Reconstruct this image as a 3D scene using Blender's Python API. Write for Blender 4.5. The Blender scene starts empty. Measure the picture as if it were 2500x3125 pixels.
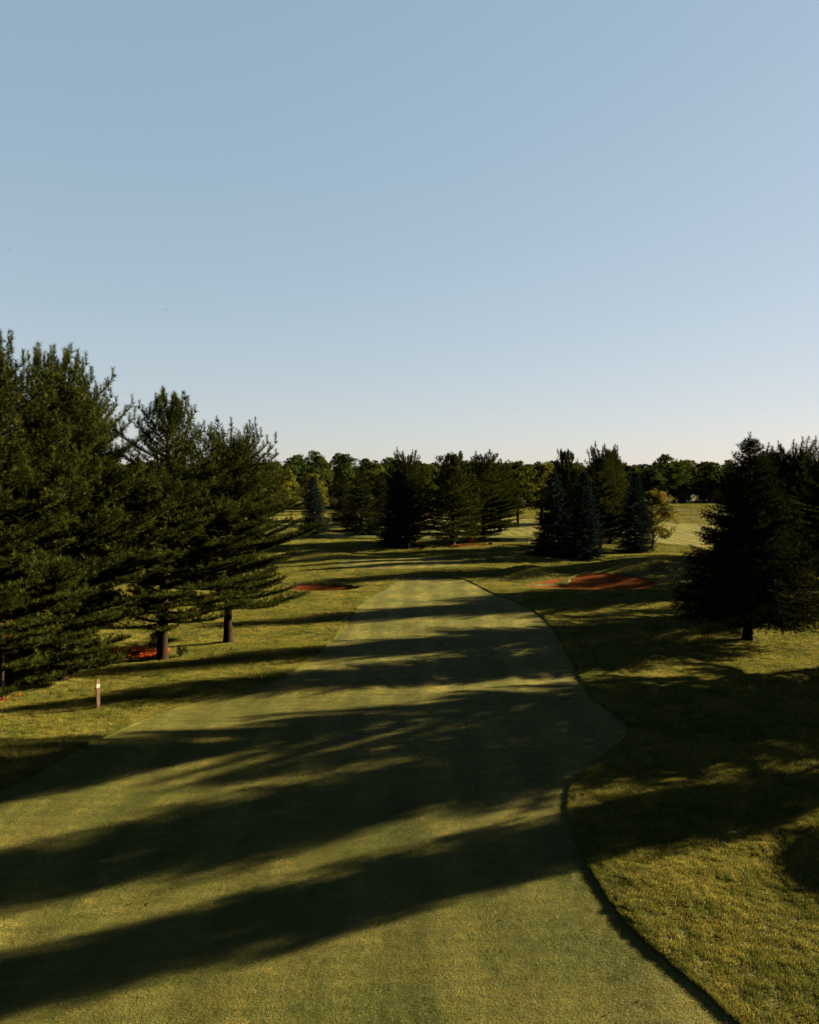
import bpy, math, random
import numpy as np
from mathutils import Vector
from mathutils.geometry import delaunay_2d_cdt

sc = bpy.context.scene
COL = sc.collection
R = math.radians

# ------------------------------------------------------------------ camera, sky, sun, exposure
cam = bpy.data.objects.new('camera', bpy.data.cameras.new('camera'))
COL.objects.link(cam); sc.camera = cam
cam.data.sensor_fit = 'HORIZONTAL'; cam.data.sensor_width = 36; cam.data.lens = 36*2368/2500
cam.data.clip_start = .5; cam.data.clip_end = 9000
cam.location = (0, 0, 11.0)
cam.rotation_euler = (R(90) - math.atan(112.5/2368), 0, 0)

SUN_AZ = 69.0      # degrees clockwise from +Y (view direction)
SUN_EL = 16.5
world = bpy.data.worlds.new('World'); sc.world = world; world.use_nodes = True
wn = world.node_tree; bg = wn.nodes['Background']
sky = wn.nodes.new('ShaderNodeTexSky'); sky.sky_type = 'NISHITA'; sky.sun_disc = False
sky.sun_elevation = R(SUN_EL); sky.sun_rotation = R(SUN_AZ)
sky.altitude = 100; sky.air_density = 1.0; sky.dust_density = .3; sky.ozone_density = 1.0
# film response of the whole sky: each channel compressed evenly in every direction
sep = wn.nodes.new('ShaderNodeSeparateColor'); cmb = wn.nodes.new('ShaderNodeCombineColor')
wn.links.new(sky.outputs[0], sep.inputs[0])
for ch, (gexp, gain) in enumerate(((.452, .238), (.355, .287), (.34, .317))):
    pw = wn.nodes.new('ShaderNodeMath'); pw.operation = 'POWER'; pw.inputs[1].default_value = gexp
    ml = wn.nodes.new('ShaderNodeMath'); ml.operation = 'MULTIPLY'; ml.inputs[1].default_value = gain
    wn.links.new(sep.outputs[ch], pw.inputs[0]); wn.links.new(pw.outputs[0], ml.inputs[0]); wn.links.new(ml.outputs[0], cmb.inputs[ch])
wn.links.new(cmb.outputs[0], bg.inputs[0])
bg.inputs[1].default_value = .05

sd = bpy.data.lights.new('sun', 'SUN'); sun = bpy.data.objects.new('sun', sd); COL.objects.link(sun)
sd.energy = 5.0; sd.angle = R(.5); sd.color = (1.0, .76, .42)
ce = math.cos(R(SUN_EL))
to_sun = Vector((math.sin(R(SUN_AZ))*ce, math.cos(R(SUN_AZ))*ce, math.sin(R(SUN_EL))))
sun.rotation_euler = to_sun.to_track_quat('Z', 'Y').to_euler(); sun.location = (60, 30, 60)

vs = sc.view_settings
vs.view_transform = 'Standard'; vs.look = 'None'; vs.gamma = 1; vs.use_curve_mapping = False
vs.exposure = 4.65

# ------------------------------------------------------------------ helpers
def tag(o, label=None, cat=None, group=None, kind=None):
    if label: o['label'] = label
    if cat: o['category'] = cat
    if group: o['group'] = group
    if kind: o['kind'] = kind
    return o

def empty(name, loc, rz=0, s=1):
    o = bpy.data.objects.new(name, None); COL.objects.link(o)
    o.location = loc; o.rotation_euler = (0, 0, rz)
    o.scale = s if isinstance(s, tuple) else (s, s, s)
    o.empty_display_size = .3
    return o

def mesh_np(name, V, F, mat, col=None, smooth=False):
    """V (n,3) array; F (m,3) or (m,4) array or list of lists"""
    me = bpy.data.meshes.new(name)
    V = np.asarray(V, np.float32)
    if isinstance(F, np.ndarray):
        k = F.shape[1]; m = len(F)
        me.vertices.add(len(V)); me.vertices.foreach_set('co', V.ravel())
        me.loops.add(m*k); me.loops.foreach_set('vertex_index', F.ravel().astype(np.int32))
        me.polygons.add(m); me.polygons.foreach_set('loop_start', np.arange(0, m*k, k, dtype=np.int32))
        me.update(calc_edges=True)
    else:
        me.from_pydata([tuple(v) for v in V], [], F)
    if col is not None:
        at = me.attributes.new('tint', 'FLOAT', 'POINT'); at.data.foreach_set('value', np.asarray(col, np.float32))
    if smooth:
        me.polygons.foreach_set('use_smooth', np.ones(len(me.polygons), bool))
    if mat: me.materials.append(mat)
    return me

def link(name, me, parent=None, loc=None):
    o = bpy.data.objects.new(name, me); COL.objects.link(o)
    if parent: o.parent = parent
    if loc is not None: o.location = loc
    return o

class MB:
    """collects tubes / boxes / lathes into one mesh"""
    def __init__(s): s.v = []; s.f = []
    def tube(s, pts, rad, n=6, cap=True):
        b = len(s.v); pts = [Vector(p) for p in pts]; K = len(pts)
        for i, p in enumerate(pts):
            t = (pts[min(i+1, K-1)] - pts[max(i-1, 0)]).normalized()
            a = Vector((0, 0, 1)) if abs(t.z) < .9 else Vector((1, 0, 0))
            u = t.cross(a).normalized(); w = t.cross(u)
            for k in range(n):
                q = 2*math.pi*k/n
                s.v.append(p + (u*math.cos(q) + w*math.sin(q))*rad[i])
        for i in range(K-1):
            for k in range(n):
                k2 = (k+1) % n
                s.f.append([b+i*n+k, b+i*n+k2, b+(i+1)*n+k2, b+(i+1)*n+k])
        if cap:
            s.f.append([b+k for k in range(n)][::-1]); s.f.append([b+(K-1)*n+k for k in range(n)])
        return s
    def box(s, c, d, rz=0):
        b = len(s.v); cr, sr = math.cos(rz), math.sin(rz)
        for z in (-1, 1):
            for x, y in ((-1, -1), (1, -1), (1, 1), (-1, 1)):
                X, Y = x*d[0]/2, y*d[1]/2
                s.v.append(Vector((c[0]+X*cr-Y*sr, c[1]+X*sr+Y*cr, c[2]+z*d[2]/2)))
        for f in ((3,2,1,0),(4,5,6,7),(0,1,5,4),(1,2,6,5),(2,3,7,6),(3,0,4,7)): s.f.append([b+i for i in f])
        return s
    def build(s, name, mat, parent=None, loc=None, smooth=False):
        return link(name, mesh_np(name, np.array([tuple(v) for v in s.v]), s.f, mat, smooth=smooth), parent, loc)

# ------------------------------------------------------------------ materials
def mat_new(name):
    m = bpy.data.materials.new(name); m.use_nodes = True
    nt = m.node_tree; return m, nt, nt.nodes['Principled BSDF'], nt.nodes['Material Output']

def N(nt, t, **kw):
    n = nt.nodes.new(t)
    for k, v in kw.items(): setattr(n, k, v)
    return n

def ramp(nt, fac, stops):
    r = N(nt, 'ShaderNodeValToRGB'); e = r.color_ramp.elements
    while len(e) < len(stops): e.new(.5)
    for i, (p, c) in enumerate(stops): e[i].position = p; e[i].color = (*c, 1)
    nt.links.new(fac, r.inputs[0]); return r.outputs[0]

ALB = .62      # overall reflectance trim
def cs(c): return tuple(v*ALB for v in c)
def css(st): return [(p, cs(c)) for p, c in st]

def noise(nt, scale, detail=4, rough=.55, vec=None, sx=None):
    tc = N(nt, 'ShaderNodeTexCoord'); n = N(nt, 'ShaderNodeTexNoise')
    n.inputs['Scale'].default_value = scale; n.inputs['Detail'].default_value = detail; n.inputs['Roughness'].default_value = rough
    if sx:
        mp = N(nt, 'ShaderNodeMapping'); mp.inputs['Scale'].default_value = sx
        nt.links.new(tc.outputs['Object'], mp.inputs[0]); nt.links.new(mp.outputs[0], n.inputs['Vector'])
    else: nt.links.new(tc.outputs['Object'], n.inputs['Vector'])
    return n.outputs['Fac']

def mixc(nt, fac, a, b, mode='MIX'):
    m = N(nt, 'ShaderNodeMix', data_type='RGBA', blend_type=mode)
    for sock, v in ((m.inputs[0], fac), (m.inputs[6], a), (m.inputs[7], b)):
        if hasattr(v, 'is_output'): nt.links.new(v, sock)
        else: sock.default_value = v if isinstance(v, (int, float)) else (*v, 1)
    return m.outputs[2]

def math2(nt, op, a, b):
    m = N(nt, 'ShaderNodeMath', operation=op)
    for i, v in enumerate((a, b)):
        if hasattr(v, 'is_output'): nt.links.new(v, m.inputs[i])
        else: m.inputs[i].default_value = v
    return m.outputs[0]

def grass_mat(name, c0, c1, c2, big, fine, bump_d, dry=(.16, .13, .06), dry_amt=.35, stripe=0, spec=.02, fine_s=1.0):
    m, nt, p, out = mat_new(name)
    c = ramp(nt, noise(nt, big, 5), css([(.3, c0), (.55, c1), (.75, c2)])); dry = cs(dry)
    c = mixc(nt, ramp(nt, noise(nt, .9, 5, .65), [(.52, (0, 0, 0)), (.78, (dry_amt,)*3)]), c, dry)
    fn = noise(nt, fine, 3, .7)
    c = mixc(nt, 1.0, c, ramp(nt, fn, [(.25, (.45, .5, .4)), (.5, (.95, .95, .95)), (.8, (1.5, 1.45, 1.3))]), 'MULTIPLY')
    if stripe:
        tc = N(nt, 'ShaderNodeTexCoord'); wv = N(nt, 'ShaderNodeTexWave', wave_type='BANDS', bands_direction='X')
        wv.inputs['Scale'].default_value = .07; wv.inputs['Distortion'].default_value = 2.0; wv.inputs['Detail Scale'].default_value = .25
        nt.links.new(tc.outputs['Object'], wv.inputs['Vector'])
        c = mixc(nt, 1.0, c, ramp(nt, wv.outputs['Fac'], [(.35, (1-stripe,)*3), (.65, (1+stripe,)*3)]), 'MULTIPLY')
    nt.links.new(c, p.inputs['Base Color'])
    p.inputs['Roughness'].default_value = .62; p.inputs['Specular IOR Level'].default_value = spec
    hgt = math2(nt, 'ADD', math2(nt, 'MULTIPLY', noise(nt, fine*.8, 3, .7), .6*fine_s), noise(nt, fine*.16, 4, .6))
    b = N(nt, 'ShaderNodeBump'); b.inputs['Strength'].default_value = 1; b.inputs['Distance'].default_value = bump_d
    nt.links.new(hgt, b.inputs['Height']); nt.links.new(b.outputs[0], p.inputs['Normal'])
    return m

M = {}
M['rough'] = grass_mat('rough_grass', (.014, .018, .004), (.020, .023, .005), (.028, .029, .007), .35, 16, .08, dry=(.045, .036, .014), dry_amt=.4)
M['fairway'] = grass_mat('fairway_turf', (.022, .029, .009), (.030, .035, .011), (.039, .040, .013), .22, 22, .04, dry=(.04, .032, .014), dry_amt=.3, stripe=.06, spec=.02)
M['green'] = grass_mat('green_turf', (.027, .030, .009), (.031, .033, .010), (.035, .036, .012), .3, 30, .02, dry_amt=.1)

m, nt, p, _ = mat_new('bunker_sand'); M['sand'] = m
c = ramp(nt, noise(nt, 1.2, 6), css([(.3, (.034, .0115, .0042)), (.6, (.046, .0160, .0060)), (.8, (.060, .0225, .0090))]))
nt.links.new(c, p.inputs['Base Color']); p.inputs['Roughness'].default_value = .9; p.inputs['Specular IOR Level'].default_value = .0
b = N(nt, 'ShaderNodeBump'); b.inputs['Distance'].default_value = .05; nt.links.new(noise(nt, 7, 5), b.inputs['Height']); nt.links.new(b.outputs[0], p.inputs['Normal'])

m, nt, p, _ = mat_new('needle_litter'); M['litter'] = m
c = ramp(nt, noise(nt, 9, 6, .7), css([(.3, (.010, .004, .002)), (.5, (.030, .009, .003)), (.75, (.05, .016, .006))]))
nt.links.new(c, p.inputs['Base Color']); p.inputs['Roughness'].default_value = .8; p.inputs['Specular IOR Level'].default_value = 0
b = N(nt, 'ShaderNodeBump'); b.inputs['Distance'].default_value = .12; nt.links.new(noise(nt, 14, 4, .7), b.inputs['Height']); nt.links.new(b.outputs[0], p.inputs['Normal'])

def bark_mat(name, a, b_, sc_=6):
    m, nt, p, _ = mat_new(name)
    n = noise(nt, sc_, 6, .65, sx=(1, 1, .22))
    nt.links.new(ramp(nt, n, css([(.3, a), (.7, b_)])), p.inputs['Base Color']); p.inputs['Roughness'].default_value = .9; p.inputs['Specular IOR Level'].default_value = .01
    b = N(nt, 'ShaderNodeBump'); b.inputs['Distance'].default_value = .06; nt.links.new(n, b.inputs['Height']); nt.links.new(b.outputs[0], p.inputs['Normal'])
    return m
M['bark'] = bark_mat('pine_bark', (.003, .0023, .0018), (.010, .0068, .0046))
M['bark2'] = bark_mat('leafy_bark', (.005, .004, .0035), (.017, .0135, .010))

def leaf_mat(name, stops, trans=.25, hue_var=0, rough=.6, world=0, spec=.0, stripes=0):
    m, nt, p, out = mat_new(name)
    at = N(nt, 'ShaderNodeAttribute', attribute_name='tint')
    c = ramp(nt, at.outputs['Fac'], css(stops))
    if hue_var:
        oi = N(nt, 'ShaderNodeObjectInfo')
        c = mixc(nt, 1.0, c, ramp(nt, oi.outputs['Random'], [(0, (.72, .82, .9)), (.5, (.95, 1, .95)), (1, (1.35+hue_var, 1.2, .8))]), 'MULTIPLY')
    if world:     # patchy turf, laid out over the course
        g = N(nt, 'ShaderNodeNewGeometry')
        for scale, amt in ((.35, world), (1.7, world*.8)):
            n = N(nt, 'ShaderNodeTexNoise'); n.inputs['Scale'].default_value = scale; n.inputs['Detail'].default_value = 4
            nt.links.new(g.outputs['Position'], n.inputs['Vector'])
            c = mixc(nt, 1.0, c, ramp(nt, n.outputs['Fac'], [(.3, (1-amt*.7, 1-amt*.5, 1-amt*.6)), (.7, (1+amt, 1+amt*.75, 1+amt*.7))]), 'MULTIPLY')
    if stripes:   # mower passes, lengthwise and across
        for dr_, sc_, am in (('X', .13, stripes), ('Y', .62, stripes*.5)):
            wv = N(nt, 'ShaderNodeTexWave', wave_type='BANDS', bands_direction=dr_)
            wv.inputs['Scale'].default_value = sc_; wv.inputs['Distortion'].default_value = 3.0; wv.inputs['Detail'].default_value = 3; wv.inputs['Detail Scale'].default_value = .4
            nt.links.new(g.outputs['Position'], wv.inputs['Vector'])
            c = mixc(nt, 1.0, c, ramp(nt, wv.outputs['Fac'], [(.3, (1-am,)*3), (.7, (1+am,)*3)]), 'MULTIPLY')
    nt.links.new(c, p.inputs['Base Color']); p.inputs['Roughness'].default_value = rough; p.inputs['Specular IOR Level'].default_value = spec
    if trans:
        t = N(nt, 'ShaderNodeBsdfTranslucent'); nt.links.new(c, t.inputs[0])
        mx = N(nt, 'ShaderNodeMixShader'); mx.inputs[0].default_value = trans
        nt.links.new(p.outputs[0], mx.inputs[1]); nt.links.new(t.outputs[0], mx.inputs[2]); nt.links.new(mx.outputs[0], out.inputs[0])
    return m
M['pine'] = leaf_mat('pine_needles', [(0, (.0042, .0076, .0019)), (.5, (.0102, .0148, .0031)), (1, (.028, .0300, .0060))], .14)
M['spruce'] = leaf_mat('spruce_needles', [(0, (.0042, .0068, .0026)), (.5, (.0072, .0102, .0036)), (1, (.0125, .0148, .0050))], .06)
M['blue'] = leaf_mat('blue_spruce_needles', [(0, (.0032, .0072, .0080)), (.5, (.0052, .0102, .0110)), (1, (.0092, .0148, .0145))], .04)
M['leafA'] = leaf_mat('broad_leaves', [(0, (.006, .0115, .0028)), (.5, (.012, .0185, .0040)), (1, (.026, .029, .006))], .25, .15)
M['leafG'] = leaf_mat('golden_green_leaves', [(0, (.012, .018, .003)), (.5, (.030, .034, .0055)), (1, (.062, .056, .010))], .3)
M['leafY'] = leaf_mat('yellowing_leaves', [(0, (.018, .021, .004)), (.5, (.036, .035, .0065)), (1, (.066, .052, .011))], .28)
M['shrub'] = leaf_mat('shrub_leaves', [(0, (.008, .013, .003)), (.6, (.017, .022, .005)), (1, (.04, .036, .014))], .2)
M['redleaf'] = leaf_mat('red_leaves', [(0, (.07, .010, .002)), (.5, (.13, .024, .004)), (1, (.17, .05, .010))], .2)
M['deadleaf'] = leaf_mat('dead_leaves', [(0, (.008, .006, .004)), (.5, (.05, .022, .009)), (1, (.075, .05, .026))], .1)
M['blade'] = leaf_mat('grass_blades', [(0, (.014, .022, .004)), (.45, (.043, .052, .010)), (.8, (.090, .086, .020)), (1, (.17, .135, .055))], .3, rough=.5, world=.55)
M['blade_f'] = leaf_mat('fairway_blades', [(0, (.034, .048, .014)), (.5, (.084, .085, .024)), (.85, (.132, .116, .036)), (1, (.19, .145, .06))], .3, rough=.5, world=.62, spec=.02, stripes=.2)

def plain(name, c, rough=.6, spec=.3):
    m, nt, p, _ = mat_new(name)
    n = noise(nt, 20, 4)
    nt.links.new(ramp(nt, n, [(.3, tuple(v*.8*ALB for v in c)), (.7, tuple(min(1, v*1.15*ALB) for v in c))]), p.inputs['Base Color'])
    p.inputs['Roughness'].default_value = rough; p.inputs['Specular IOR Level'].default_value = spec
    return m
M['postwood'] = plain('post_wood', (.045, .022, .013), .7, .15)
M['white'] = plain('white_paint', (.16, .15, .135), .5, .2)
M['redpaint'] = plain('red_paint', (.05, .004, .003), .45)
m, nt, p, _ = mat_new('flag_cloth'); M['flag'] = m
tc = N(nt, 'ShaderNodeTexCoord'); sp = N(nt, 'ShaderNodeSeparateXYZ'); nt.links.new(tc.outputs['Generated'], sp.inputs[0])
nt.links.new(ramp(nt, sp.outputs['Z'], css([(.42, (.14, .014, .01)), (.46, (.16, .155, .145))])), p.inputs['Base Color']); p.inputs['Roughness'].default_value = .8
M['bird'] = plain('bird_feathers', (.03, .03, .035), .8)

# ------------------------------------------------------------------ terrain
def ss(a, b, v):
    t = np.clip((v-a)/(b-a), 0, 1); return t*t*(3-2*t)
def gb(x, y, cx, cy, rx, ry, h, rot=0):
    c, s = math.cos(rot), math.sin(rot); dx = x-cx; dy = y-cy
    u = (dx*c+dy*s)/rx; v = (-dx*s+dy*c)/ry
    return h*np.exp(-(u*u+v*v))
def H(x, y):
    x = np.asarray(x, float); y = np.asarray(y, float)
    z = -1.0*(1-ss(-13, 8, x))*(1-ss(20, 32, y))
    z = z+0.22*np.exp(-((y-38.7+0.05*x)/2.2)**2)*(1-ss(10, 20, abs(x)))
    z = z+gb(x, y, 13.4, 21.4, 2.1, 3.0, .95)
    z = z+gb(x, y, -1, 93, 11, 8, .45)
    z = z+gb(x, y, -12, 104, 5, 3.5, .9)+gb(x, y, 9, 101, 6, 3, .5)
    z = z+gb(x, y, 13.0, 85.4, 3.6, 1.9, 1.1, .35)
    z = z+gb(x, y, 27, 90, 6, 3.5, 1.3, -.15)+gb(x, y, 33, 100, 8, 5, .6)
    z = z+gb(x, y, 36, 122, 7, 4, .6)+gb(x, y, 20, 120, 9, 4, .5)
    z = z+gb(x, y, -22, 150, 9, 4, .6)+gb(x, y, -15, 185, 20, 6, .8)+gb(x, y, 95, 235, 40, 25, 2.2)
    z = z+.06*np.sin(.31*x+.8)*np.sin(.23*y+1.1)+.05*np.sin(.13*x-.19*y)
    z = z+gb(x, y, 19, 80.0, 6.6, 4.2, -1.0)+gb(x, y, -8.8, 76.5, 3.4, 2.4, -.8)
    return z
def h1(x, y): return float(H(x, y))
RZ = .065   # rough stands this much above mown turf

def rough_bumps(x, y):
    a = np.sin(2.3*x+1.7*np.sin(.9*y))*np.sin(1.9*y+1.3*np.sin(1.1*x))
    b = np.sin(.83*x+2.1+1.2*np.sin(.47*y))*np.sin(.71*y+.4)
    c = np.sin(4.1*x+2.6*y+1.5*np.sin(1.3*y))*np.sin(5.2*y-2.2*x+1.1*np.sin(2.1*x))
    return .022*a+.035*b+.016*c

def catmull(P, step):
    P = [np.array(p, float) for p in P]; n = len(P); out = []
    for i in range(n):
        p0, p1, p2, p3 = P[i-1], P[i], P[(i+1) % n], P[(i+2) % n]
        k = max(2, int(np.linalg.norm(p2-p1)/step))
        for j in range(k):
            t = j/k
            out.append(.5*((2*p1)+(-p0+p2)*t+(2*p0-5*p1+4*p2-p3)*t*t+(-p0+3*p1-3*p2+p3)*t**3))
    return np.array(out)

def inside(P, x, y):
    r = np.zeros(x.shape, bool); n = len(P)
    for i in range(n):
        x1, y1 = P[i]; x2, y2 = P[(i+1) % n]
        if y1 == y2: continue
        c = ((y1 > y) != (y2 > y)) & (x < (x2-x1)*(y-y1)/(y2-y1)+x1)
        r ^= c
    return r

def edge_dist(P, x, y):
    d = np.full(x.shape, 1e9)
    for i in range(len(P)):
        a = P[i]; b_ = P[(i+1) % len(P)]; ab = b_-a; L2 = ab@ab+1e-9
        t = np.clip(((x-a[0])*ab[0]+(y-a[1])*ab[1])/L2, 0, 1)
        d = np.minimum(d, np.hypot(x-a[0]-t*ab[0], y-a[1]-t*ab[1]))
    return d

FAIR = catmull([(8.6, 6), (7.6, 11), (6.61, 15.17), (5.88, 17.13), (5.38, 18.6), (5.11, 20.53), (5.03, 21.96), (5.05, 23.89), (5.42, 25.97), (6.1, 27.61), (7.69, 29.95), (9.2, 32.2), (9.55, 34.0), (8.85, 37.52), (9.2, 41.5), (9.58, 45.92), (10.1, 53), (10.3, 59.7), (9.48, 64.84), (7.83, 71.71), (6.62, 78.34), (5.4, 81.4), (1.2, 82.6), (-.9, 80.6), (-2.6, 72.5), (-4.13, 65.23), (-4.78, 54.19), (-5.92, 45.01), (-7.43, 39.9), (-9.2, 37.82), (-11.2, 36.0), (-12.83, 32.15), (-13.9, 29.04), (-15.0, 26.5), (-17, 21), (-20, 13), (-20, 6), (-6, 4)], .3)
GREEN = catmull([(-7.6, 90), (-4, 87.6), (1, 87.8), (5.8, 91), (7.2, 95.5), (4.5, 99), (-1, 100.5), (-6, 99), (-8.4, 95)], .4)
BUNK_R = catmull([(11.2, 78.8), (13.2, 76.2), (18, 74.8), (22.8, 75.6), (25.4, 79.0), (25.6, 83), (23.4, 85.4), (19.8, 86.4), (18.0, 84.8), (16.8, 82.6), (14.0, 81.0)], .3)
BUNK_L = catmull([(-12.5, 76.5), (-9.5, 74.3), (-6.0, 75.2), (-4.9, 77.2), (-7.2, 79), (-11, 79)], .3)
BUNK_F = catmull([(-17.5, 147.5), (-14, 145.2), (-9.5, 145.8), (-8.6, 147.6), (-12, 149), (-16, 149)], .5)
FAR_F = catmull([(-70, 152), (-40, 160), (-20, 163), (-4, 160), (10, 146), (20, 138), (32, 127), (41, 119), (52, 118), (60, 128), (66, 150), (62, 175), (40, 190), (15, 200), (-10, 212), (-35, 208), (-70, 190)], 1.0)
REGIONS = [('fairway', FAIR, M['fairway'], .45, RZ), ('putting_green', GREEN, M['green'], .6, .05), ('bunker_sand', BUNK_R, M['sand'], .4, .07), ('bunker_sand_shaded', BUNK_L, M['sand'], .4, .1), ('bunker_sand_far', BUNK_F, M['sand'], .6, .2), ('far_fairway', FAR_F, M['fairway'], 2.0, .06)]

# base sheet: tensor grid, fine where near
def axis(fine0, fine1, step, lo, hi, g=1.18):
    a = list(np.arange(fine0, fine1, step))
    s = step; v = a[-1]
    while v < hi: s *= g; v += s; a.append(v)
    s = step; v = a[0]; L = []
    while v > lo: s *= g; v -= s; L.append(v)
    return np.array(L[::-1]+a)
gx = axis(-30, 44, .30, -1500, 1500); gy = axis(12, 112, .34, -300, 1800, 1.1)
GX, GY = np.meshgrid(gx, gy); GX = GX.ravel(); GY = GY.ravel()
GZ = H(GX, GY)+RZ+rough_bumps(GX, GY)*ss(140, 60, GY)
for nm, P, mt, st, lip in REGIONS:
    if nm == 'far_fairway': continue
    lo = P.min(0)-3; hi = P.max(0)+3
    k = np.where((GX > lo[0]) & (GX < hi[0]) & (GY > lo[1]) & (GY < hi[1]))[0]
    ins = inside(P, GX[k], GY[k]); d = edge_dist(P, GX[k], GY[k]); d = np.where(ins, -d, d)
    low = H(GX[k], GY[k])-.35
    GZ[k] = low+(GZ[k]-low)*ss(.2, .75, d)
nx, ny = len(gx), len(gy)
ii = np.arange((ny-1)*(nx-1)); r_ = ii//(nx-1); c_ = ii % (nx-1); i0 = r_*nx+c_
SV = [np.stack([GX, GY, GZ], 1)]; SF = [np.stack([i0, i0+1, i0+nx+1, i0+nx], 1)]
nv = len(GX)
rng = np.random.default_rng(5)
for nm, P, mt, st, lip in REGIONS:
    P = np.asarray(P)
    area = .5*np.sum(P[:, 0]*np.roll(P[:, 1], -1)-np.roll(P[:, 0], -1)*P[:, 1])
    if area < 0: P = P[::-1]
    # outward normals (ccw polygon), smoothed
    T = np.roll(P, -3, 0)-np.roll(P, 3, 0); T /= np.linalg.norm(T, axis=1)[:, None]
    Nn = np.stack([T[:, 1], -T[:, 0]], 1)
    n = len(P)
    # interior sheet
    lo = P.min(0); hi = P.max(0)
    qx, qy = np.meshgrid(np.arange(lo[0], hi[0], st), np.arange(lo[1], hi[1], st)); qx = qx.ravel(); qy = qy.ravel()
    qx = qx+rng.uniform(-.1, .1, qx.shape)*st; qy = qy+rng.uniform(-.1, .1, qy.shape)*st
    ok = inside(P, qx, qy); qx = qx[ok]; qy = qy[ok]
    d = edge_dist(P, qx, qy); ok = d > st*.5; qx = qx[ok]; qy = qy[ok]
    Pin = P+Nn*.12       # slightly under the lip
    pts = [Vector((a, b)) for a, b in Pin]+[Vector((a, b)) for a, b in zip(qx, qy)]
    vv, ee, ff, *_ = delaunay_2d_cdt(pts, [(i, (i+1) % n) for i in range(n)], [], 1, 1e-5, False)
    va = np.array([(v.x, v.y) for v in vv])
    lift = .02 if nm == 'far_fairway' else 0
    if nm == 'far_fairway': z = H(va[:, 0], va[:, 1])+RZ+.02
    else: z = H(va[:, 0], va[:, 1])+RZ-lip
    o = link(nm, mesh_np(nm, np.column_stack([va, z]), np.array([f for f in ff if len(f) == 3]), mt, smooth=True)); tag(o, kind='structure')
    if nm == 'far_fairway': continue
    # turf lip strip
    wig = np.interp(np.arange(n), np.arange(0, n+4, 2), rng.normal(0, .035, len(np.arange(0, n+4, 2))))
    rings = [(-.02, -lip-.05), (.0, -lip), (.045, -lip*.30), (.10, -.004), (.22, .012), (.55, .008), (.9, .005), (1.3, .003), (1.9, -.07)]
    for k, (off, dz) in enumerate(rings):
        o2 = off+(wig if k < 5 else 0)
        q = P+Nn*np.reshape(o2 if np.ndim(o2) else np.full(n, o2), (n, 1))
        bump = rough_bumps(q[:, 0], q[:, 1])*(0 if k < 3 else 1)
        SV.append(np.column_stack([q, H(q[:, 0], q[:, 1])+RZ+dz+bump]))
    K = len(rings); j = np.arange(n); j2 = (j+1) % n
    for k in range(K-1):
        SF.append(np.stack([nv+k*n+j, nv+k*n+j2, nv+(k+1)*n+j2, nv+(k+1)*n+j], 1)[:, ::-1])
    nv += K*n
V = np.concatenate(SV); Fq = np.concatenate(SF)
o = link('ground', mesh_np('ground', V, Fq, M['rough'], smooth=True)); tag(o, kind='structure')

# ------------------------------------------------------------------ standing grass (uncountable: stuff)
def clump(name, rng, n, rad, hgt, wid, mat, lean):
    r = rad*np.sqrt(rng.uniform(0, 1, n)); a = rng.uniform(0, 2*np.pi, n)
    p = np.stack([r*np.cos(a), r*np.sin(a), np.full(n, -.01)], 1)
    d = unit(np.stack([rng.normal(0, lean, n), rng.normal(0, lean, n), np.ones(n)], 1))
    L = hgt*rng.uniform(.55, 1.15, (n, 1))
    u = unit(np.cross(d, rng.normal(size=(n, 3))))*wid*.5
    V = np.stack([p-u, p+u, p+d*L], 1).reshape(-1, 3)
    t = np.repeat(np.clip(rng.normal(.45, .27, n)+(rng.uniform(0, 1, n) < .04)*.6, 0, 1), 3)
    return bpy.data.objects.new(name, mesh_np(name, V, np.arange(n*3).reshape(-1, 3), mat, t))

def unit(v): return v/np.maximum(np.linalg.norm(v, axis=-1, keepdims=True), 1e-9)

def scatter_points(rng, s0, dref, dmin, dmax, over):
    """jittered points over the seen wedge of ground; spacing grows with distance"""
    X = []; Y = []; S = []
    y = dmin
    while y < dmax:
        s = s0*max(1, y/dref)
        w = .56*y+3
        n = int(2*w/s*over)
        X.append(np.linspace(-w, w, n)+rng.uniform(-.5, .5, n)*s); Y.append(y+rng.uniform(-.5, .5, n)*s); S.append(np.full(n, s/s0))
        y += s
    return np.concatenate(X), np.concatenate(Y), np.concatenate(S)

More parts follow.
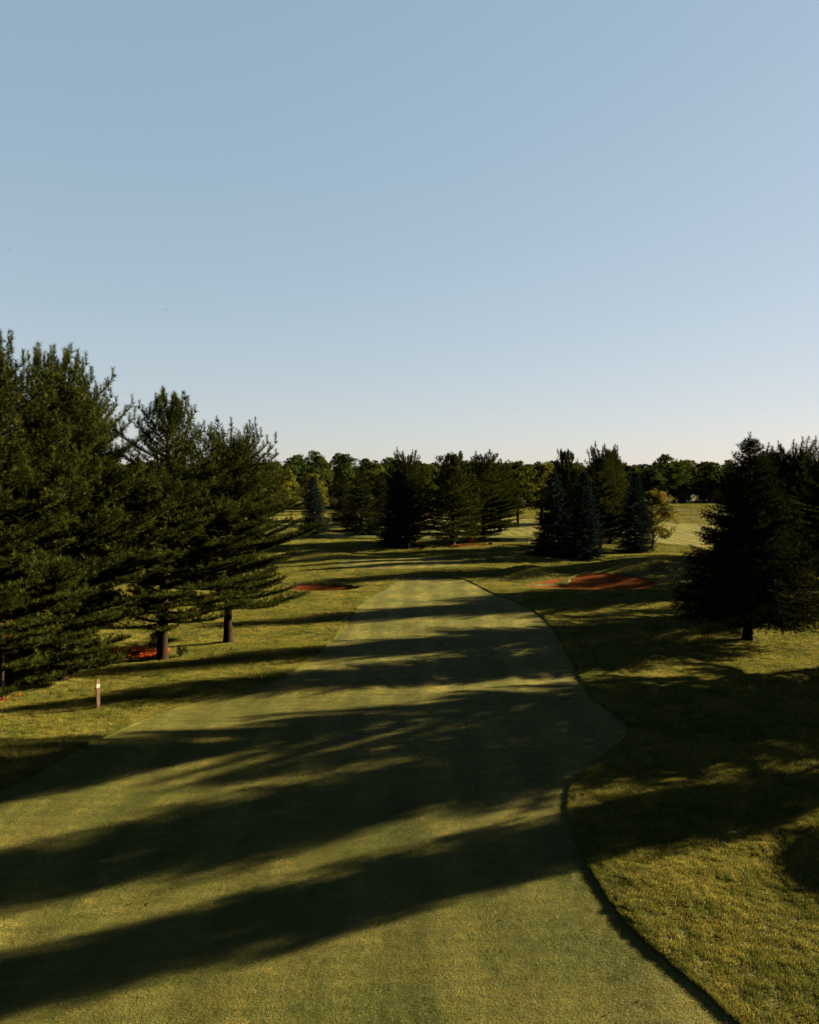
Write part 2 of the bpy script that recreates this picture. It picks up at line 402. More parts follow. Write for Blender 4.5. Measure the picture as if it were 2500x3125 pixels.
def grass_object(name, x, y, z, s, sz, src, label):
    n = len(x)
    eps = .15
    me = bpy.data.meshes.new(name); me.vertices.add(n); me.vertices.foreach_set('co', np.stack([x, y, z], 1).astype(np.float32).ravel())
    r = np.random.default_rng(1)
    gxn = (H(x+eps, y)-H(x-eps, y))/(2*eps); gyn = (H(x, y+eps)-H(x, y-eps))/(2*eps)
    rot = np.stack([np.arctan(gyn), -np.arctan(gxn), np.zeros(n)], 1)
    for nm, val in (('tilt', rot), ('size', np.stack([s, s, sz], 1))):
        at = me.attributes.new(nm, 'FLOAT_VECTOR', 'POINT'); at.data.foreach_set('vector', val.astype(np.float32).ravel())
    at = me.attributes.new('spin', 'FLOAT', 'POINT'); at.data.foreach_set('value', r.uniform(0, 6.283, n).astype(np.float32))
    me.update()
    o = link(name, me); tag(o, label, None, None, 'stuff')
    g = bpy.data.node_groups.new(name, 'GeometryNodeTree')
    g.interface.new_socket('Geometry', in_out='INPUT', socket_type='NodeSocketGeometry'); g.interface.new_socket('Geometry', in_out='OUTPUT', socket_type='NodeSocketGeometry')
    gi = g.nodes.new('NodeGroupInput'); go = g.nodes.new('NodeGroupOutput')
    oi = g.nodes.new('GeometryNodeObjectInfo'); oi.inputs['Object'].default_value = src; oi.inputs['As Instance'].default_value = False
    ip = g.nodes.new('GeometryNodeInstanceOnPoints'); ri = g.nodes.new('GeometryNodeRotateInstances')
    def attr(nm, t):
        a = g.nodes.new('GeometryNodeInputNamedAttribute'); a.data_type = t; a.inputs['Name'].default_value = nm; return a.outputs['Attribute']
    cx = g.nodes.new('ShaderNodeCombineXYZ')
    g.links.new(gi.outputs[0], ip.inputs['Points']); g.links.new(oi.outputs['Geometry'], ip.inputs['Instance'])
    g.links.new(attr('tilt', 'FLOAT_VECTOR'), ip.inputs['Rotation']); g.links.new(attr('size', 'FLOAT_VECTOR'), ip.inputs['Scale'])
    g.links.new(attr('spin', 'FLOAT'), cx.inputs[2])
    g.links.new(ip.outputs[0], ri.inputs['Instances']); g.links.new(cx.outputs[0], ri.inputs['Rotation'])
    g.links.new(ri.outputs[0], go.inputs[0])
    md = o.modifiers.new('scatter', 'NODES'); md.node_group = g
    return o

rng = np.random.default_rng(9)
cl_r = clump('rough_clump', rng, 110, .13, .078, .011, M['blade'], .5)
cl_f = clump('fairway_clump', rng, 110, .13, .030, .011, M['blade_f'], .55)
x, y, s = scatter_points(rng, .15, 24, 13.5, 262, 1.25)
def sdist(P, x, y):
    r = np.full(x.shape, 50.0); lo = P.min(0)-2; hi = P.max(0)+2
    k = np.where((x > lo[0]) & (x < hi[0]) & (y > lo[1]) & (y < hi[1]))[0]
    d = edge_dist(P, x[k], y[k]); r[k] = np.where(inside(P, x[k], y[k]), -d, d); return r
SD = {nm: sdist(P, x, y) for nm, P, *_ in REGIONS}
sr = .10*s
is_f = (SD['fairway'] < 0) | (SD['putting_green'] < 0) | (SD['far_fairway'] < 0)
sand = (SD['bunker_sand'] < .01*s) | (SD['bunker_sand_shaded'] < .01*s) | (SD['bunker_sand_far'] < .01*s)
is_r = (SD['fairway'] > .10*s) & (SD['putting_green'] > sr) & (SD['far_fairway'] > sr) & ~sand
thin = np.sin(3.3*x+1.9*np.sin(2.3*y))*np.sin(3.9*y+1.7*np.sin(2.9*x)) > .72      # worn spots
k = np.where(is_r & ~(thin & (rng.uniform(0, 1, len(x)) < .4)))[0]
bmp = np.where(y < 140, rough_bumps(x, y)*ss(140, 60, y), 0)
grass_object('rough_grass', x[k], y[k], (H(x, y)+RZ+bmp)[k], s[k], s[k]**.15*rng.uniform(.55, 1.4, len(k)), cl_r, 'longer green grass of the rough on both sides of the fairway')
ex = []; ey = []; es = []
for i_ in range(len(FAIR)):
    a_ = FAIR[i_]; b_ = FAIR[(i_+1) % len(FAIR)]; L_ = np.linalg.norm(b_-a_)
    if not (13 < a_[1] < 84) or L_ < 1e-6: continue
    nrm_ = np.array([b_[1]-a_[1], a_[0]-b_[0]])/L_; sc_ = max(1, a_[1]/24)
    if inside(FAIR, np.array([(a_+nrm_*.2)[0]]), np.array([(a_+nrm_*.2)[1]]))[0]: nrm_ = -nrm_
    for q_ in np.arange(0, L_, .05*sc_):
        p_ = a_+(b_-a_)*q_/L_+nrm_*(.07*sc_+rng.normal(0, .02)); ex.append(p_[0]); ey.append(p_[1]); es.append(.62*sc_)
ex = np.array(ex); ey = np.array(ey); es = np.array(es)
grass_object('edge_grass', ex, ey, H(ex, ey)+RZ-.01, es, rng.uniform(.75, 1.25, len(ex)), cl_r, 'thick rim of uncut grass along the fairway edge')
k = np.where(is_f)[0]
lipz = np.where(SD['fairway'] < 0, 0, np.where(SD['putting_green'] < 0, RZ-.05, RZ+.02))
grass_object('fairway_grass', x[k], y[k], (H(x, y)+lipz)[k], s[k], s[k]**.5*rng.uniform(.8, 1.2, len(k)), cl_f, 'short mown grass of the fairway')

# ------------------------------------------------------------------ trees
def unit(v): return v/np.maximum(np.linalg.norm(v, axis=-1, keepdims=True), 1e-9)

def blades(rng, pos, dirs, n, length, width, spread, jitter=.3):
    """n slim triangles around every shoot point"""
    m = len(pos)
    D = np.repeat(dirs, n, 0); Pp = np.repeat(pos, n, 0)
    rnd = rng.normal(size=(m*n, 3)); rnd -= D*np.sum(rnd*D, 1, keepdims=True); rnd = unit(rnd)
    a = spread*rng.uniform(.5, 1.25, (m*n, 1))
    nd = unit(D*np.cos(a)+rnd*np.sin(a))
    L = length*rng.uniform(1-jitter, 1+jitter, (m*n, 1))
    side = unit(np.cross(nd, rng.normal(size=(m*n, 3))))*width*.5
    base = Pp - D*length*.15*rng.uniform(0, 1, (m*n, 1))
    V = np.stack([base-side, base+side, base+nd*L], 1).reshape(-1, 3)
    F = np.arange(m*n*3).reshape(-1, 3)
    t = np.repeat(np.clip(np.repeat(rng.normal(.5, .22, m), n)+rng.normal(0, .08, m*n), 0, 1), 3)
    return V, F, t

def conifer(seed, h, base, rad, kind, prof, spacing, nb, twq, tuft, lod=1.0, lean=(0, 0), tops=1, trunk_r=.3):
    """returns (trunk MB, limb MB, (V,F,t))"""
    rng = np.random.default_rng(seed); rd = random.Random(seed)
    tk = MB(); lb = MB()
    def axis_at(z): return np.array([lean[0]*(z/h)**1.5+.05*math.sin(z*.9+seed), lean[1]*(z/h)**1.5+.05*math.sin(z*.7+seed*2), z])
    zs = [-.3, 0, .15, .4, .9]+list(np.linspace(1.6, h*.985, 14))
    tk.tube([axis_at(max(z, 0))+np.array([0, 0, min(z, 0)]) for z in zs], [trunk_r*(1.4 if z < .05 else 1.2 if z < .2 else 1.07 if z < .5 else 1)*(1-.955*(max(z, 0)/h)**.9)+.012 for z in zs], 12)
    P = []; Dv = []
    z = base
    pine = kind == 'pine'
    bi = 0
    while z < h*.985:
        t = (z-base)/(h-base)
        for b in range(nb):
            az = bi*2.39996+rd.uniform(-.35, .35); bi += 1
            zz = z+rd.uniform(-.5, .5)*spacing*(.5 if pine else 1)
            L = rad*prof(t)*(rd.uniform(.72, 1.12) if pine else rd.uniform(.85, 1.08))
            if pine and rd.random() < .06: L *= 1.22
            if pine and rd.random() < .05 and t < .8: continue
            if pine: L *= .80+.30*math.sin(2.1*az+1.3*zz+seed)*math.sin(1.7*zz+.9*az+seed*3)+.14*math.sin(5*az-2.2*zz)
            L = max(L, .3 if pine else .14)
            if pine: sl = -.12+.32*t+1.9*max(0, t-.62); cv = .20+.12*t
            else: sl = -.38+.55*t+.9*max(0, t-.8)*3; cv = .22
            sl += rd.uniform(-.1, .1)
            d = np.array([math.cos(az), math.sin(az), 0.]); pr = np.array([-math.sin(az), math.cos(az), 0.])
            o = axis_at(min(zz, h*.98)); hook = rd.uniform(-.12, .12)
            def bp(s): return o+d*L*s+pr*L*hook*s*s+np.array([0, 0, L*(sl*s+cv*s*s)])
            def bt(s): return unit(d+pr*2*hook*s+np.array([0, 0, sl+2*cv*s]))
            r0 = min(.018+.017*L, trunk_r*.4)
            ns = 5 if lod > .6 else 3
            lb.tube([bp(q) for q in np.linspace(0, .97, ns)], list(np.linspace(r0, r0*.18, ns)), 4 if lod > .6 else 3, cap=False)
            nt_ = max(3, int(L*twq*lod**.5)+2)
            for k in range(nt_):
                s = (.14 if pine else .1)+.86*((k+rd.uniform(.2, .8))/nt_)**.8
                sd_ = 1 if k % 2 else -1
                tg = bt(s); q0 = bp(s)
                ph = R(rd.uniform(38, 68))
                up = rd.uniform(.0, .2) if pine else rd.uniform(-.55, .02)
                w = unit(tg*math.cos(ph)+pr*sd_*math.sin(ph)+np.array([0, 0, up]))
                tl = min(max((.12+.42*(1-s))*L, .28), 1.5 if pine else 1.15)*rd.uniform(.7, 1.2)
                step = tuft['step']/lod**.5
                m_ = max(1, int(tl/step)); f = (np.arange(m_)+.5+rng.uniform(-.3, .3, m_))/m_
                pts = q0+w*tl*f[:, None]+np.array([0, 0, (.10 if pine else -.22)*tl])*(f[:, None]**2)
                pts = pts+rng.normal(0, tuft['step']*.16, pts.shape)
                dr = unit(w+np.array([0, 0, (.45 if pine else -.12)])+rng.normal(0, .25, pts.shape))
                P.append(pts); Dv.append(dr)
                if tl > .6 and lod > .6: lb.tube([q0, q0+w*tl*.9+np.array([0, 0, (.08 if pine else -.18)*tl])], [.012, .004], 3, cap=False)
            m_ = max(2, int(L*.75/(tuft['step']/lod**.5)))
            sv = np.linspace(.25, 1.02, m_)
            pts = np.array([bp(s) for s in sv]); dr = unit(np.array([bt(s) for s in sv])+np.array([0, 0, .3 if pine else 0]))
            P.append(pts); Dv.append(dr)
            if pine and (t > .45 or rd.random() < .3):       # upright candles at the tips
                for c_ in range(2 if t > .7 else 1):
                    q0 = bp(1-.12*c_); cl = rd.uniform(.25, .6)*(1 if t < .8 else 1.25); m_ = max(3, int(cl/.09))
                    P.append(q0+np.array([rd.uniform(-.08, .08), rd.uniform(-.08, .08), 1])*np.linspace(0, cl, m_)[:, None]); Dv.append(np.tile(np.array([0, 0, 1.]), (m_, 1)))
        z += spacing*(1-.45*t)*rd.uniform(.8, 1.2)
    # leader shoots
    for k in range(tops):
        a = axis_at(h*.96)+np.array([rd.uniform(-.35, .35), rd.uniform(-.35, .35), 0])*(k > 0)*(1 if pine else .5)
        L = h*(.05 if pine else .075)*(1 if k == 0 else rd.uniform(.3, .9))
        m_ = 7; f = np.linspace(-.3, 1, m_)[:, None]
        P.append(a+np.array([0, 0, L])*f); Dv.append(np.tile(np.array([0, 0, 1.]), (m_, 1)))
        lb.tube([a-np.array([0, 0, .4]), a+np.array([0, 0, L*.95])], [.03, .008], 4)
    P = np.concatenate(P); Dv = np.concatenate(Dv)
    sc_ = 1/lod**.5
    return tk, lb, blades(rng, P, Dv, tuft['n'], tuft['len']*sc_**.9, tuft['w']*sc_**1.1, tuft['spread'])

PROTO = {}
def proto_conifer(key, leaf, **kw):
    tk, lb, (V, F, t) = conifer(**kw)
    def me(b, nm): return mesh_np(nm, np.array([tuple(v) for v in b.v]), b.f, M['bark'], smooth=True)
    PROTO[key] = [('trunk', me(tk, key+'_trunk')), ('branches', me(lb, key+'_branches')), ('crown', mesh_np(key+'_crown', V, F, M[leaf], t))]
    return len(F)

pine_prof = lambda t: (min(1, .62+1.3*t) if t < .3 else (1-((t-.3)/.7)**1.55*.86))
pine_prof2 = lambda t: (min(1, .8+.9*t) if t < .22 else (1-((t-.22)/.78)**1.4*.88))
pine_prof3 = lambda t: (.86+.14*math.sin(min(1, t/.4)*math.pi/2))*(1-.72*max(0, (t-.45)/.55)**1.3)
spr_prof = lambda t: (.92+.08*t/.12 if t < .12 else (1-(t-.12)/.88)**.82*.98+.02)
spr_prof2 = lambda t: (1-t)**.72*.97+.03
PT = dict(n=14, len=.27, w=.026, spread=.75, step=.185)
ST = dict(n=10, len=.22, w=.032, spread=.85, step=.165)
cnt = {}
cnt['pine_a'] = proto_conifer('pine_a', 'pine', seed=3, h=17.8, base=.8, rad=6.4, kind='pine', prof=pine_prof, spacing=.55, nb=7, twq=5.5, tuft=PT, tops=5, trunk_r=.36)
cnt['pine_b'] = proto_conifer('pine_b', 'pine', seed=11, h=16.2, base=2.5, rad=5.8, kind='pine', prof=pine_prof2, spacing=.58, nb=6, twq=5.5, tuft=PT, tops=6, trunk_r=.34, lean=(.6, 0))
cnt['pine_c'] = proto_conifer('pine_c', 'pine', seed=23, h=14.6, base=2.8, rad=6.0, kind='pine', prof=pine_prof3, spacing=.52, nb=7, twq=6, tuft=PT, tops=9, trunk_r=.33, lean=(.5, .2))
cnt['spruce_a'] = proto_conifer('spruce_a', 'spruce', seed=31, h=13.3, base=2.3, rad=4.8, kind='spruce', prof=spr_prof, spacing=.34, nb=7, twq=6, tuft=ST, tops=3, trunk_r=.33)
for i, sd_ in enumerate((41, 47)):
    cnt['blue%d' % i] = proto_conifer('blue%d' % i, 'blue', seed=sd_, h=12.2, base=.35, rad=3.3, kind='spruce', prof=spr_prof2, spacing=.37, nb=7, twq=6.0, tuft=dict(n=6, len=.24, w=.05, spread=.75, step=.19), lod=.75, tops=2, trunk_r=.15)
cnt['dark0'] = proto_conifer('dark0', 'spruce', seed=53, h=13.3, base=1.2, rad=3.6, kind='spruce', prof=spr_prof2, spacing=.42, nb=6, twq=5.0, tuft=dict(n=6, len=.24, w=.05, spread=.75, step=.19), lod=.75, tops=3, trunk_r=.28)
for i, (sd_, pf) in enumerate(((61, pine_prof2), (67, pine_prof3))):
    cnt['pm%d' % i] = proto_conifer('pm%d' % i, 'pine', seed=sd_, h=14.6, base=1.2, rad=5.3, kind='pine', prof=pf, spacing=.56, nb=7, twq=5.0, tuft=dict(n=7, len=.27, w=.05, spread=.75, step=.24), lod=.65, tops=6, trunk_r=.34)

def leafy(key, seed, h, clear, rad, nl, leaf_n, leaf_s, mat, trunk_r=.25, narrow=1.0, flat=.8):
    rng = np.random.default_rng(seed); rd = random.Random(seed)
    tk = MB(); lb = MB()
    zs = [-.3, 0, .3, clear, h*.55, h*.8]
    tk.tube([(.12*math.sin(z+seed), .12*math.cos(z*1.3), z) for z in zs], [trunk_r*1.5, trunk_r*1.35, trunk_r*1.1, trunk_r*.9, trunk_r*.5, trunk_r*.15], 8)
    Vs = []; nrm = []; tn = []
    for i in range(nl):
        u = (i+.5)/nl; az = i*2.39996+rd.uniform(-.4, .4)
        zc = clear+(h-clear)*(.14+.80*u)
        prof = math.sin(math.pi*min(1, (.12+.86*u))**.85)**.7
        rr = rad*prof*rd.uniform(.45, .72)*narrow
        lr = rad*rd.uniform(.30, .46)*(.75+.5*prof)
        c = np.array([math.cos(az)*rr, math.sin(az)*rr, min(zc, h-lr*flat)])
        lb.tube([(0, 0, max(clear*.8, c[2]-rr*1.1-.5)), tuple(c*np.array([.5, .5, 1])-np.array([0, 0, .35*rr])), tuple(c)], [trunk_r*.4, trunk_r*.22, .03], 5, cap=False)
        n = int(leaf_n/nl)
        # sub-clumps on the lobe surface
        ns = 14
        sd0 = unit(rng.normal(size=(ns, 3))+np.array([0, 0, .25])); sc0 = c+sd0*lr*np.array([1, 1, flat])*rng.uniform(.55, 1.02, (ns, 1))
        w = rng.integers(0, ns, n)
        d = unit(rng.normal(size=(n, 3)))
        p = sc0[w]+d*np.array([1, 1, .75])*lr*.36*rng.uniform(.25, 1.05, (n, 1))**.6
        Vs.append(p); nrm.append(unit(d*.6+sd0[w]*.5+rng.normal(0, .55, (n, 3))))
        tn.append(np.clip(rng.normal(.5, .16, ns)[w]+rng.normal(0, .12, n)+rd.uniform(-.12, .12), 0, 1))
        for k in range(0, ns, 2): lb.tube([tuple(c), tuple(sc0[k])], [.03, .012], 3, cap=False)
    p = np.concatenate(Vs); nn = np.concatenate(nrm); tn = np.concatenate(tn); m = len(p)
    u = unit(np.cross(nn, rng.normal(size=(m, 3)))); v = np.cross(nn, u)
    s = leaf_s*rng.uniform(.6, 1.3, (m, 1))
    V = np.stack([p-u*s*.5, p+v*s*.32, p+u*s*.6, p-v*s*.32], 1).reshape(-1, 3)
    F = np.arange(m*4).reshape(-1, 4)
    me = lambda b, nm: mesh_np(nm, np.array([tuple(v) for v in b.v]), b.f, M['bark2'], smooth=True)
    PROTO[key] = [('trunk', me(tk, key+'_trunk')), ('branches', me(lb, key+'_branches')), ('crown', mesh_np(key+'_crown', V, F, M[mat], np.repeat(tn, 4)))]

for i in range(5):
    leafy('far%d' % i, 100+i, 16, 1.2, 5.6, 18+i, 6500, .50, 'leafA', .3, 1.0)
for i in range(2):
    leafy('mid%d' % i, 120+i, 15.0, 3.2, 4.2, 17, 9000, .34, 'leafA', .26, .95, .95)
leafy('bush', 140, 2.4, .15, 1.5, 9, 3000, .16, 'shrub', .06)
leafy('redbush', 141, 2.0, .15, 1.5, 7, 1500, .16, 'redleaf', .06)
leafy('thin', 142, 4.6, 2.6, .7, 5, 130, .14, 'redleaf', .09)
leafy('gold', 133, 16, 1.2, 5.6, 19, 8000, .42, 'leafG', .3, 1.0)
leafy('midg', 134, 15.0, 3.2, 4.2, 17, 9000, .34, 'leafG', .26, .95, .95)
leafy('yel', 131, 8.8, .9, 3.3, 16, 15000, .20, 'leafY', .16, 1.0)

def plant(key, name, loc, label, cat='tree', group=None, rz=0, s=1.0, sink=.05):
    x, y = loc
    r = empty(name, (x, y, h1(x, y)+RZ-sink), rz, s)
    tag(r, label, cat, group)
    tr = None
    for nm, me in PROTO[key]:
        o = link(nm, me, tr if nm == 'branches' else r)
        if nm == 'trunk': tr = o
    return r

def sxy(sx, sz): return (sx, sx, sz)
# left row of big white pines
LP = 'tall pines left of the fairway'
plant('pine_a', 'pine_tree', (-20.6, 38.2), 'tall dark green pine at the left edge, the tallest tree in view', group=LP, rz=.4, s=sxy(.92, .94))
plant('pine_a', 'pine_tree', (-18.6, 41.0), 'tall green pine with a pointed shoulder, right behind the leftmost pine', group=LP, rz=2.5, s=sxy(.84, .93))
plant('pine_c', 'pine_tree', (-20.6, 47.5), 'broad pine whose top shows between the leftmost pines and the thick-trunked pine', group=LP, rz=1.0, s=sxy(.95, 1.0))
plant('pine_b', 'pine_tree', (-14.65, 45.65), 'thick-trunked green pine standing beside the orange needle bed', group=LP, rz=0, s=sxy(.95, .915))
plant('pine_c', 'pine_tree', (-11.8, 50.0), 'spreading pine with several tops, nearest the fairway on its left side', group=LP, rz=5.6, s=sxy(.88, .85))
plant('mid0', 'leafy_tree', (-26.0, 58), 'rounded leafy tree peeping out between two tall pines on the left', rz=1, s=.9)
# right foreground spruce and trees behind
plant('spruce_a', 'spruce_tree', (22.6, 51.4), 'large nearly black spruce with a bare trunk on the right side of the fairway', rz=.3)
plant('pine_b', 'pine_tree', (34.4, 62.5), 'tall pine at the right edge behind the large black spruce', group='pines behind the black spruce', rz=2, s=sxy(1.05, .73))
plant('pine_c', 'pine_tree', (37.6, 76), 'pine showing just right of the large black spruce', group='pines behind the black spruce', rz=4, s=sxy(.95, .85))
plant('pm0', 'pine_tree', (45.0, 98), 'pine hidden mostly behind the large black spruce', group='pines behind the black spruce', rz=1.3, s=.9)
# trees right of the frame whose shadows cross the fairway
OFF = 'trees off to the right that throw the long shadows'
plant('spruce_a', 'spruce_tree', (26, 31.1), 'slim tall spruce right of the picture throwing the nearest long shadow', group=OFF, rz=.7, s=sxy(.46, 1.38))
plant('pine_a', 'pine_tree', (46, 66.9), 'tall pine far right of the picture level with the black spruce', group=OFF, rz=1.7, s=sxy(.62, 1.12))
plant('pine_a', 'pine_tree', (55, 82.2), 'tall pine far right of the picture beyond the black spruce', group=OFF, rz=2.9, s=sxy(.66, 1.2))
plant('pine_a', 'pine_tree', (70, 109.5), 'very tall pine far right of the picture level with the blue spruces', group=OFF, rz=4.4, s=sxy(.9, 1.35))
plant('spruce_a', 'spruce_tree', (28, 37.6), 'tall spruce right of the picture throwing the second nearest long shadow', group=OFF, rz=3.7, s=sxy(.80, 1.30))
plant('spruce_a', 'spruce_tree', (30, 42.3), 'short spruce right of the picture between a tall spruce and a pine', group=OFF, rz=1.5, s=sxy(.85, .86))
plant('pine_c', 'pine_tree', (29.5, 45.8), 'broad pine right of the picture nearest the large black spruce', group=OFF, rz=.2, s=sxy(.62, 1.38))
plant('dark0', 'spruce_tree', (41.5, 70.4), 'short spruce right of the picture behind the tall pine at the right edge', group='pines behind the black spruce', rz=.3, s=sxy(.85, .70))
plant('pm1', 'pine_tree', (42, 82.2), 'low pine hidden behind the large black spruce and the pine beside it', group='pines behind the black spruce', rz=.3, s=sxy(.85, .74))
plant('dark0', 'spruce_tree', (41.5, 87.3), 'short dark spruce hidden behind the large black spruce, nearer than its twin', group='pines behind the black spruce', rz=1.3, s=sxy(1.1, .66))
plant('dark0', 'spruce_tree', (40.3, 91), 'short dark spruce hidden behind the large black spruce, shading the red bunker', group='pines behind the black spruce', rz=2.3, s=sxy(1.2, .52))
# middle distance
plant('blue0', 'blue_spruce_tree', (-17.8, 143.4), 'blue-grey spruce on two thin trunks beside the small far bunker', rz=.3, s=sxy(.95, .86))
plant('dark0', 'spruce_tree', (-8.6, 138.3), 'dark conical spruce with a short bare trunk left of the flag', rz=1, s=sxy(1.12, .94))
plant('blue1', 'blue_spruce_tree', (-1.7, 117.6), 'dense blue-green spruce right behind the flag', rz=2.0, s=sxy(1.2, .94))
plant('pm1', 'pine_tree', (-.6, 127), 'pine whose bushy top rises behind the spruce by the flag', rz=.5, s=sxy(.8, .90))
plant('pm0', 'pine_tree', (6.75, 120.4), 'wide open-branched pine with a pale trunk in the middle of the picture', rz=.0, s=sxy(1.25, .92))
plant('pm1', 'pine_tree', (12.3, 128.5), 'pine just right of the open-branched middle pine', rz=2.1, s=sxy(1.15, .88))
plant('mid0', 'leafy_tree', (22.7, 162.4), 'green leafy tree with a straight bare trunk in the gap left of the blue spruces', rz=.4, s=sxy(1.1, .93))
plant('midg', 'leafy_tree', (28.6, 168), 'yellow-green leafy tree close against the blue spruce group', rz=2.2, s=sxy(1.2, .93))
G3 = 'blue spruces behind the right bunker'
plant('blue0', 'blue_spruce_tree', (19.3, 104.2), 'blue spruce leftmost of the three behind the red bunker', group=G3, rz=1.2, s=sxy(1.05, .92))
plant('blue1', 'blue_spruce_tree', (22.6, 100.6), 'blue spruce in the middle of the three behind the red bunker', group=G3, rz=.2, s=sxy(1.0, .92))
plant('blue1', 'blue_spruce_tree', (31.6, 108.6), 'blue spruce rightmost of the three, next to the yellowing tree', group=G3, rz=4.0, s=sxy(.95, .92))
plant('pm0', 'pine_tree', (23.5, 117), 'pine with a tufted top above the left blue spruce', rz=3.3, s=sxy(.8, .93))
plant('pm1', 'pine_tree', (28.0, 113.5), 'left of two tufted pines between the blue spruces', rz=.9, s=sxy(.8, .92))
plant('pm0', 'pine_tree', (31.2, 120), 'right of two tufted pines between the blue spruces', rz=5.1, s=sxy(.8, .93))
plant('yel', 'leafy_tree', (36.3, 115.2), 'small yellowing leafy tree on a thin leaning trunk', rz=.0, s=1)
plant('dark0', 'spruce_tree', (-6.0, 165), 'small spruce far behind the dark conical spruce', rz=2.0, s=sxy(.9, .86))
plant('dark0', 'spruce_tree', (-26.5, 118), 'dark spruce half hidden by the spreading pine on the left', rz=.6, s=sxy(1.05, .84))
plant('pm0', 'pine_tree', (1.8, 146), 'dark pine in the gap between the spruce by the flag and the middle pine', rz=1.1, s=sxy(1.0, .82))
plant('dark0', 'spruce_tree', (-14.5, 172), 'dark spruce in the gap between the two-trunked spruce and the dark conical spruce', rz=1.9, s=sxy(1.1, .8))
plant('mid1', 'leafy_tree', (14.5, 178), 'round leafy tree right behind the middle pines', rz=.9, s=sxy(1.3, .88))
plant('mid0', 'leafy_tree', (36.5, 172), 'round leafy tree behind the left and middle blue spruces', rz=3.9, s=sxy(1.3, .9))
plant('mid1', 'leafy_tree', (46, 178), 'round leafy tree behind the rightmost blue spruce', rz=5.2, s=sxy(1.2, .85))
plant('pm1', 'pine_tree', (34.5, 135), 'dark pine behind the gap between the middle and right blue spruces', rz=2.2, s=sxy(.9, .84))
plant('mid0', 'leafy_tree', (2, 190), 'round leafy tree behind the pine and the spruce by the flag', rz=2.4, s=sxy(1.4, .86))
plant('pm1', 'pine_tree', (17.5, 150), 'dark pine filling the gap behind the straight-trunked leafy tree', rz=3, s=sxy(1.0, .8))
rd = random.Random(77)
# lit yellow-green trees in front of the wood, on the left
for i, (x, y, k, s, lab) in enumerate([(-47, 232, 0, (1.05, .78), 'lit yellow-green tree leftmost in front of the far left wood'), (-36, 222, 1, (.95, .80), 'lit yellow-green tree in the middle of the row before the far left wood'), (-27, 215, 2, (.85, .72), 'golden-green tree above the two-trunked spruce'), (-19, 238, 3, (1.0, .80), 'dull green round tree between the two-trunked spruce and the dark spruce'), (-58, 226, 4, (1.0, .75), 'dark green round tree just right of the spreading pine')]):
    plant('gold' if i < 3 else 'far%d' % k, 'leafy_tree', (x, y), lab, group='trees in front of the far wood', rz=rd.uniform(0, 6), s=sxy(*s))
# the far wood
for row in range(4):
    x = -120.0
    while x < 190:
        y = 262+row*17+rd.uniform(-5, 5)+(16 if x > 45 else 0)
        hs = .88+.055*row+rd.uniform(-.09, .09)
        if -45 < x < -18 and row > 1: hs += .16
        if abs(x-106) < 5 and row == 2: hs += .16
        lab = 'leafy tree in the far wood left of the dark conical spruce' if x < -16 else 'leafy tree in the far wood behind the middle pines' if x < 46 else 'leafy tree in the far wood right of the yellowing tree'
        plant('far%d' % rd.randrange(5), 'leafy_tree', (x, y), lab, group='far wood left' if x < -16 else 'far wood middle' if x < 46 else 'far wood right', rz=rd.uniform(0, 6.28), s=(1.15*rd.uniform(.85, 1.2), 1.15, hs))
        x += rd.uniform(7, 10.5)
for i in range(46):      # low bushes along the foot of the wood
    x = -118+i*6.6+rd.uniform(-2, 2); y = 250+rd.uniform(-3, 3)+(16 if x > 45 else 0)
    lab = 'dark bush at the foot of the far wood left of the dark conical spruce' if x < -16 else 'dark bush at the foot of the far wood behind the middle pines' if x < 46 else 'dark bush at the foot of the far wood right of the yellowing tree'
    plant('bush', 'bush', (x, y), lab, 'bush', 'bushes left' if x < -16 else 'bushes middle' if x < 46 else 'bushes right', rd.uniform(0, 6.28), (rd.uniform(1.6, 2.3), 1.8, rd.uniform(1.3, 2.4)))

# ------------------------------------------------------------------ beds, shrubs, leaves
def bed(name, P, mat, label, dz=.03):
    P = catmull(P, .25); lo = P.min(0); hi = P.max(0); st = .22
    qx, qy = np.meshgrid(np.arange(lo[0], hi[0], st), np.arange(lo[1], hi[1], st)); qx = qx.ravel(); qy = qy.ravel()
    ok = inside(P, qx, qy); qx = qx[ok]; qy = qy[ok]; d = edge_dist(P, qx, qy); ok = d > .1; qx = qx[ok]; qy = qy[ok]
    n = len(P); pts = [Vector((a, b)) for a, b in P]+[Vector((a, b)) for a, b in zip(qx, qy)]
    vv, ee, ff, *_ = delaunay_2d_cdt(pts, [(i, (i+1) % n) for i in range(n)], [], 1, 1e-5, False)
    va = np.array([(v.x, v.y) for v in vv]); d = edge_dist(P, va[:, 0], va[:, 1])
    z = H(va[:, 0], va[:, 1])+RZ+.06+dz*np.minimum(d/.6, 1)+.03*np.sin(5*va[:, 0])*np.sin(4*va[:, 1])-.08*(d < .02)
    o = link(name, mesh_np(name, np.column_stack([va, z]), np.array([f for f in ff if len(f) == 3]), mat, smooth=True)); tag(o, kind='structure')
    return P
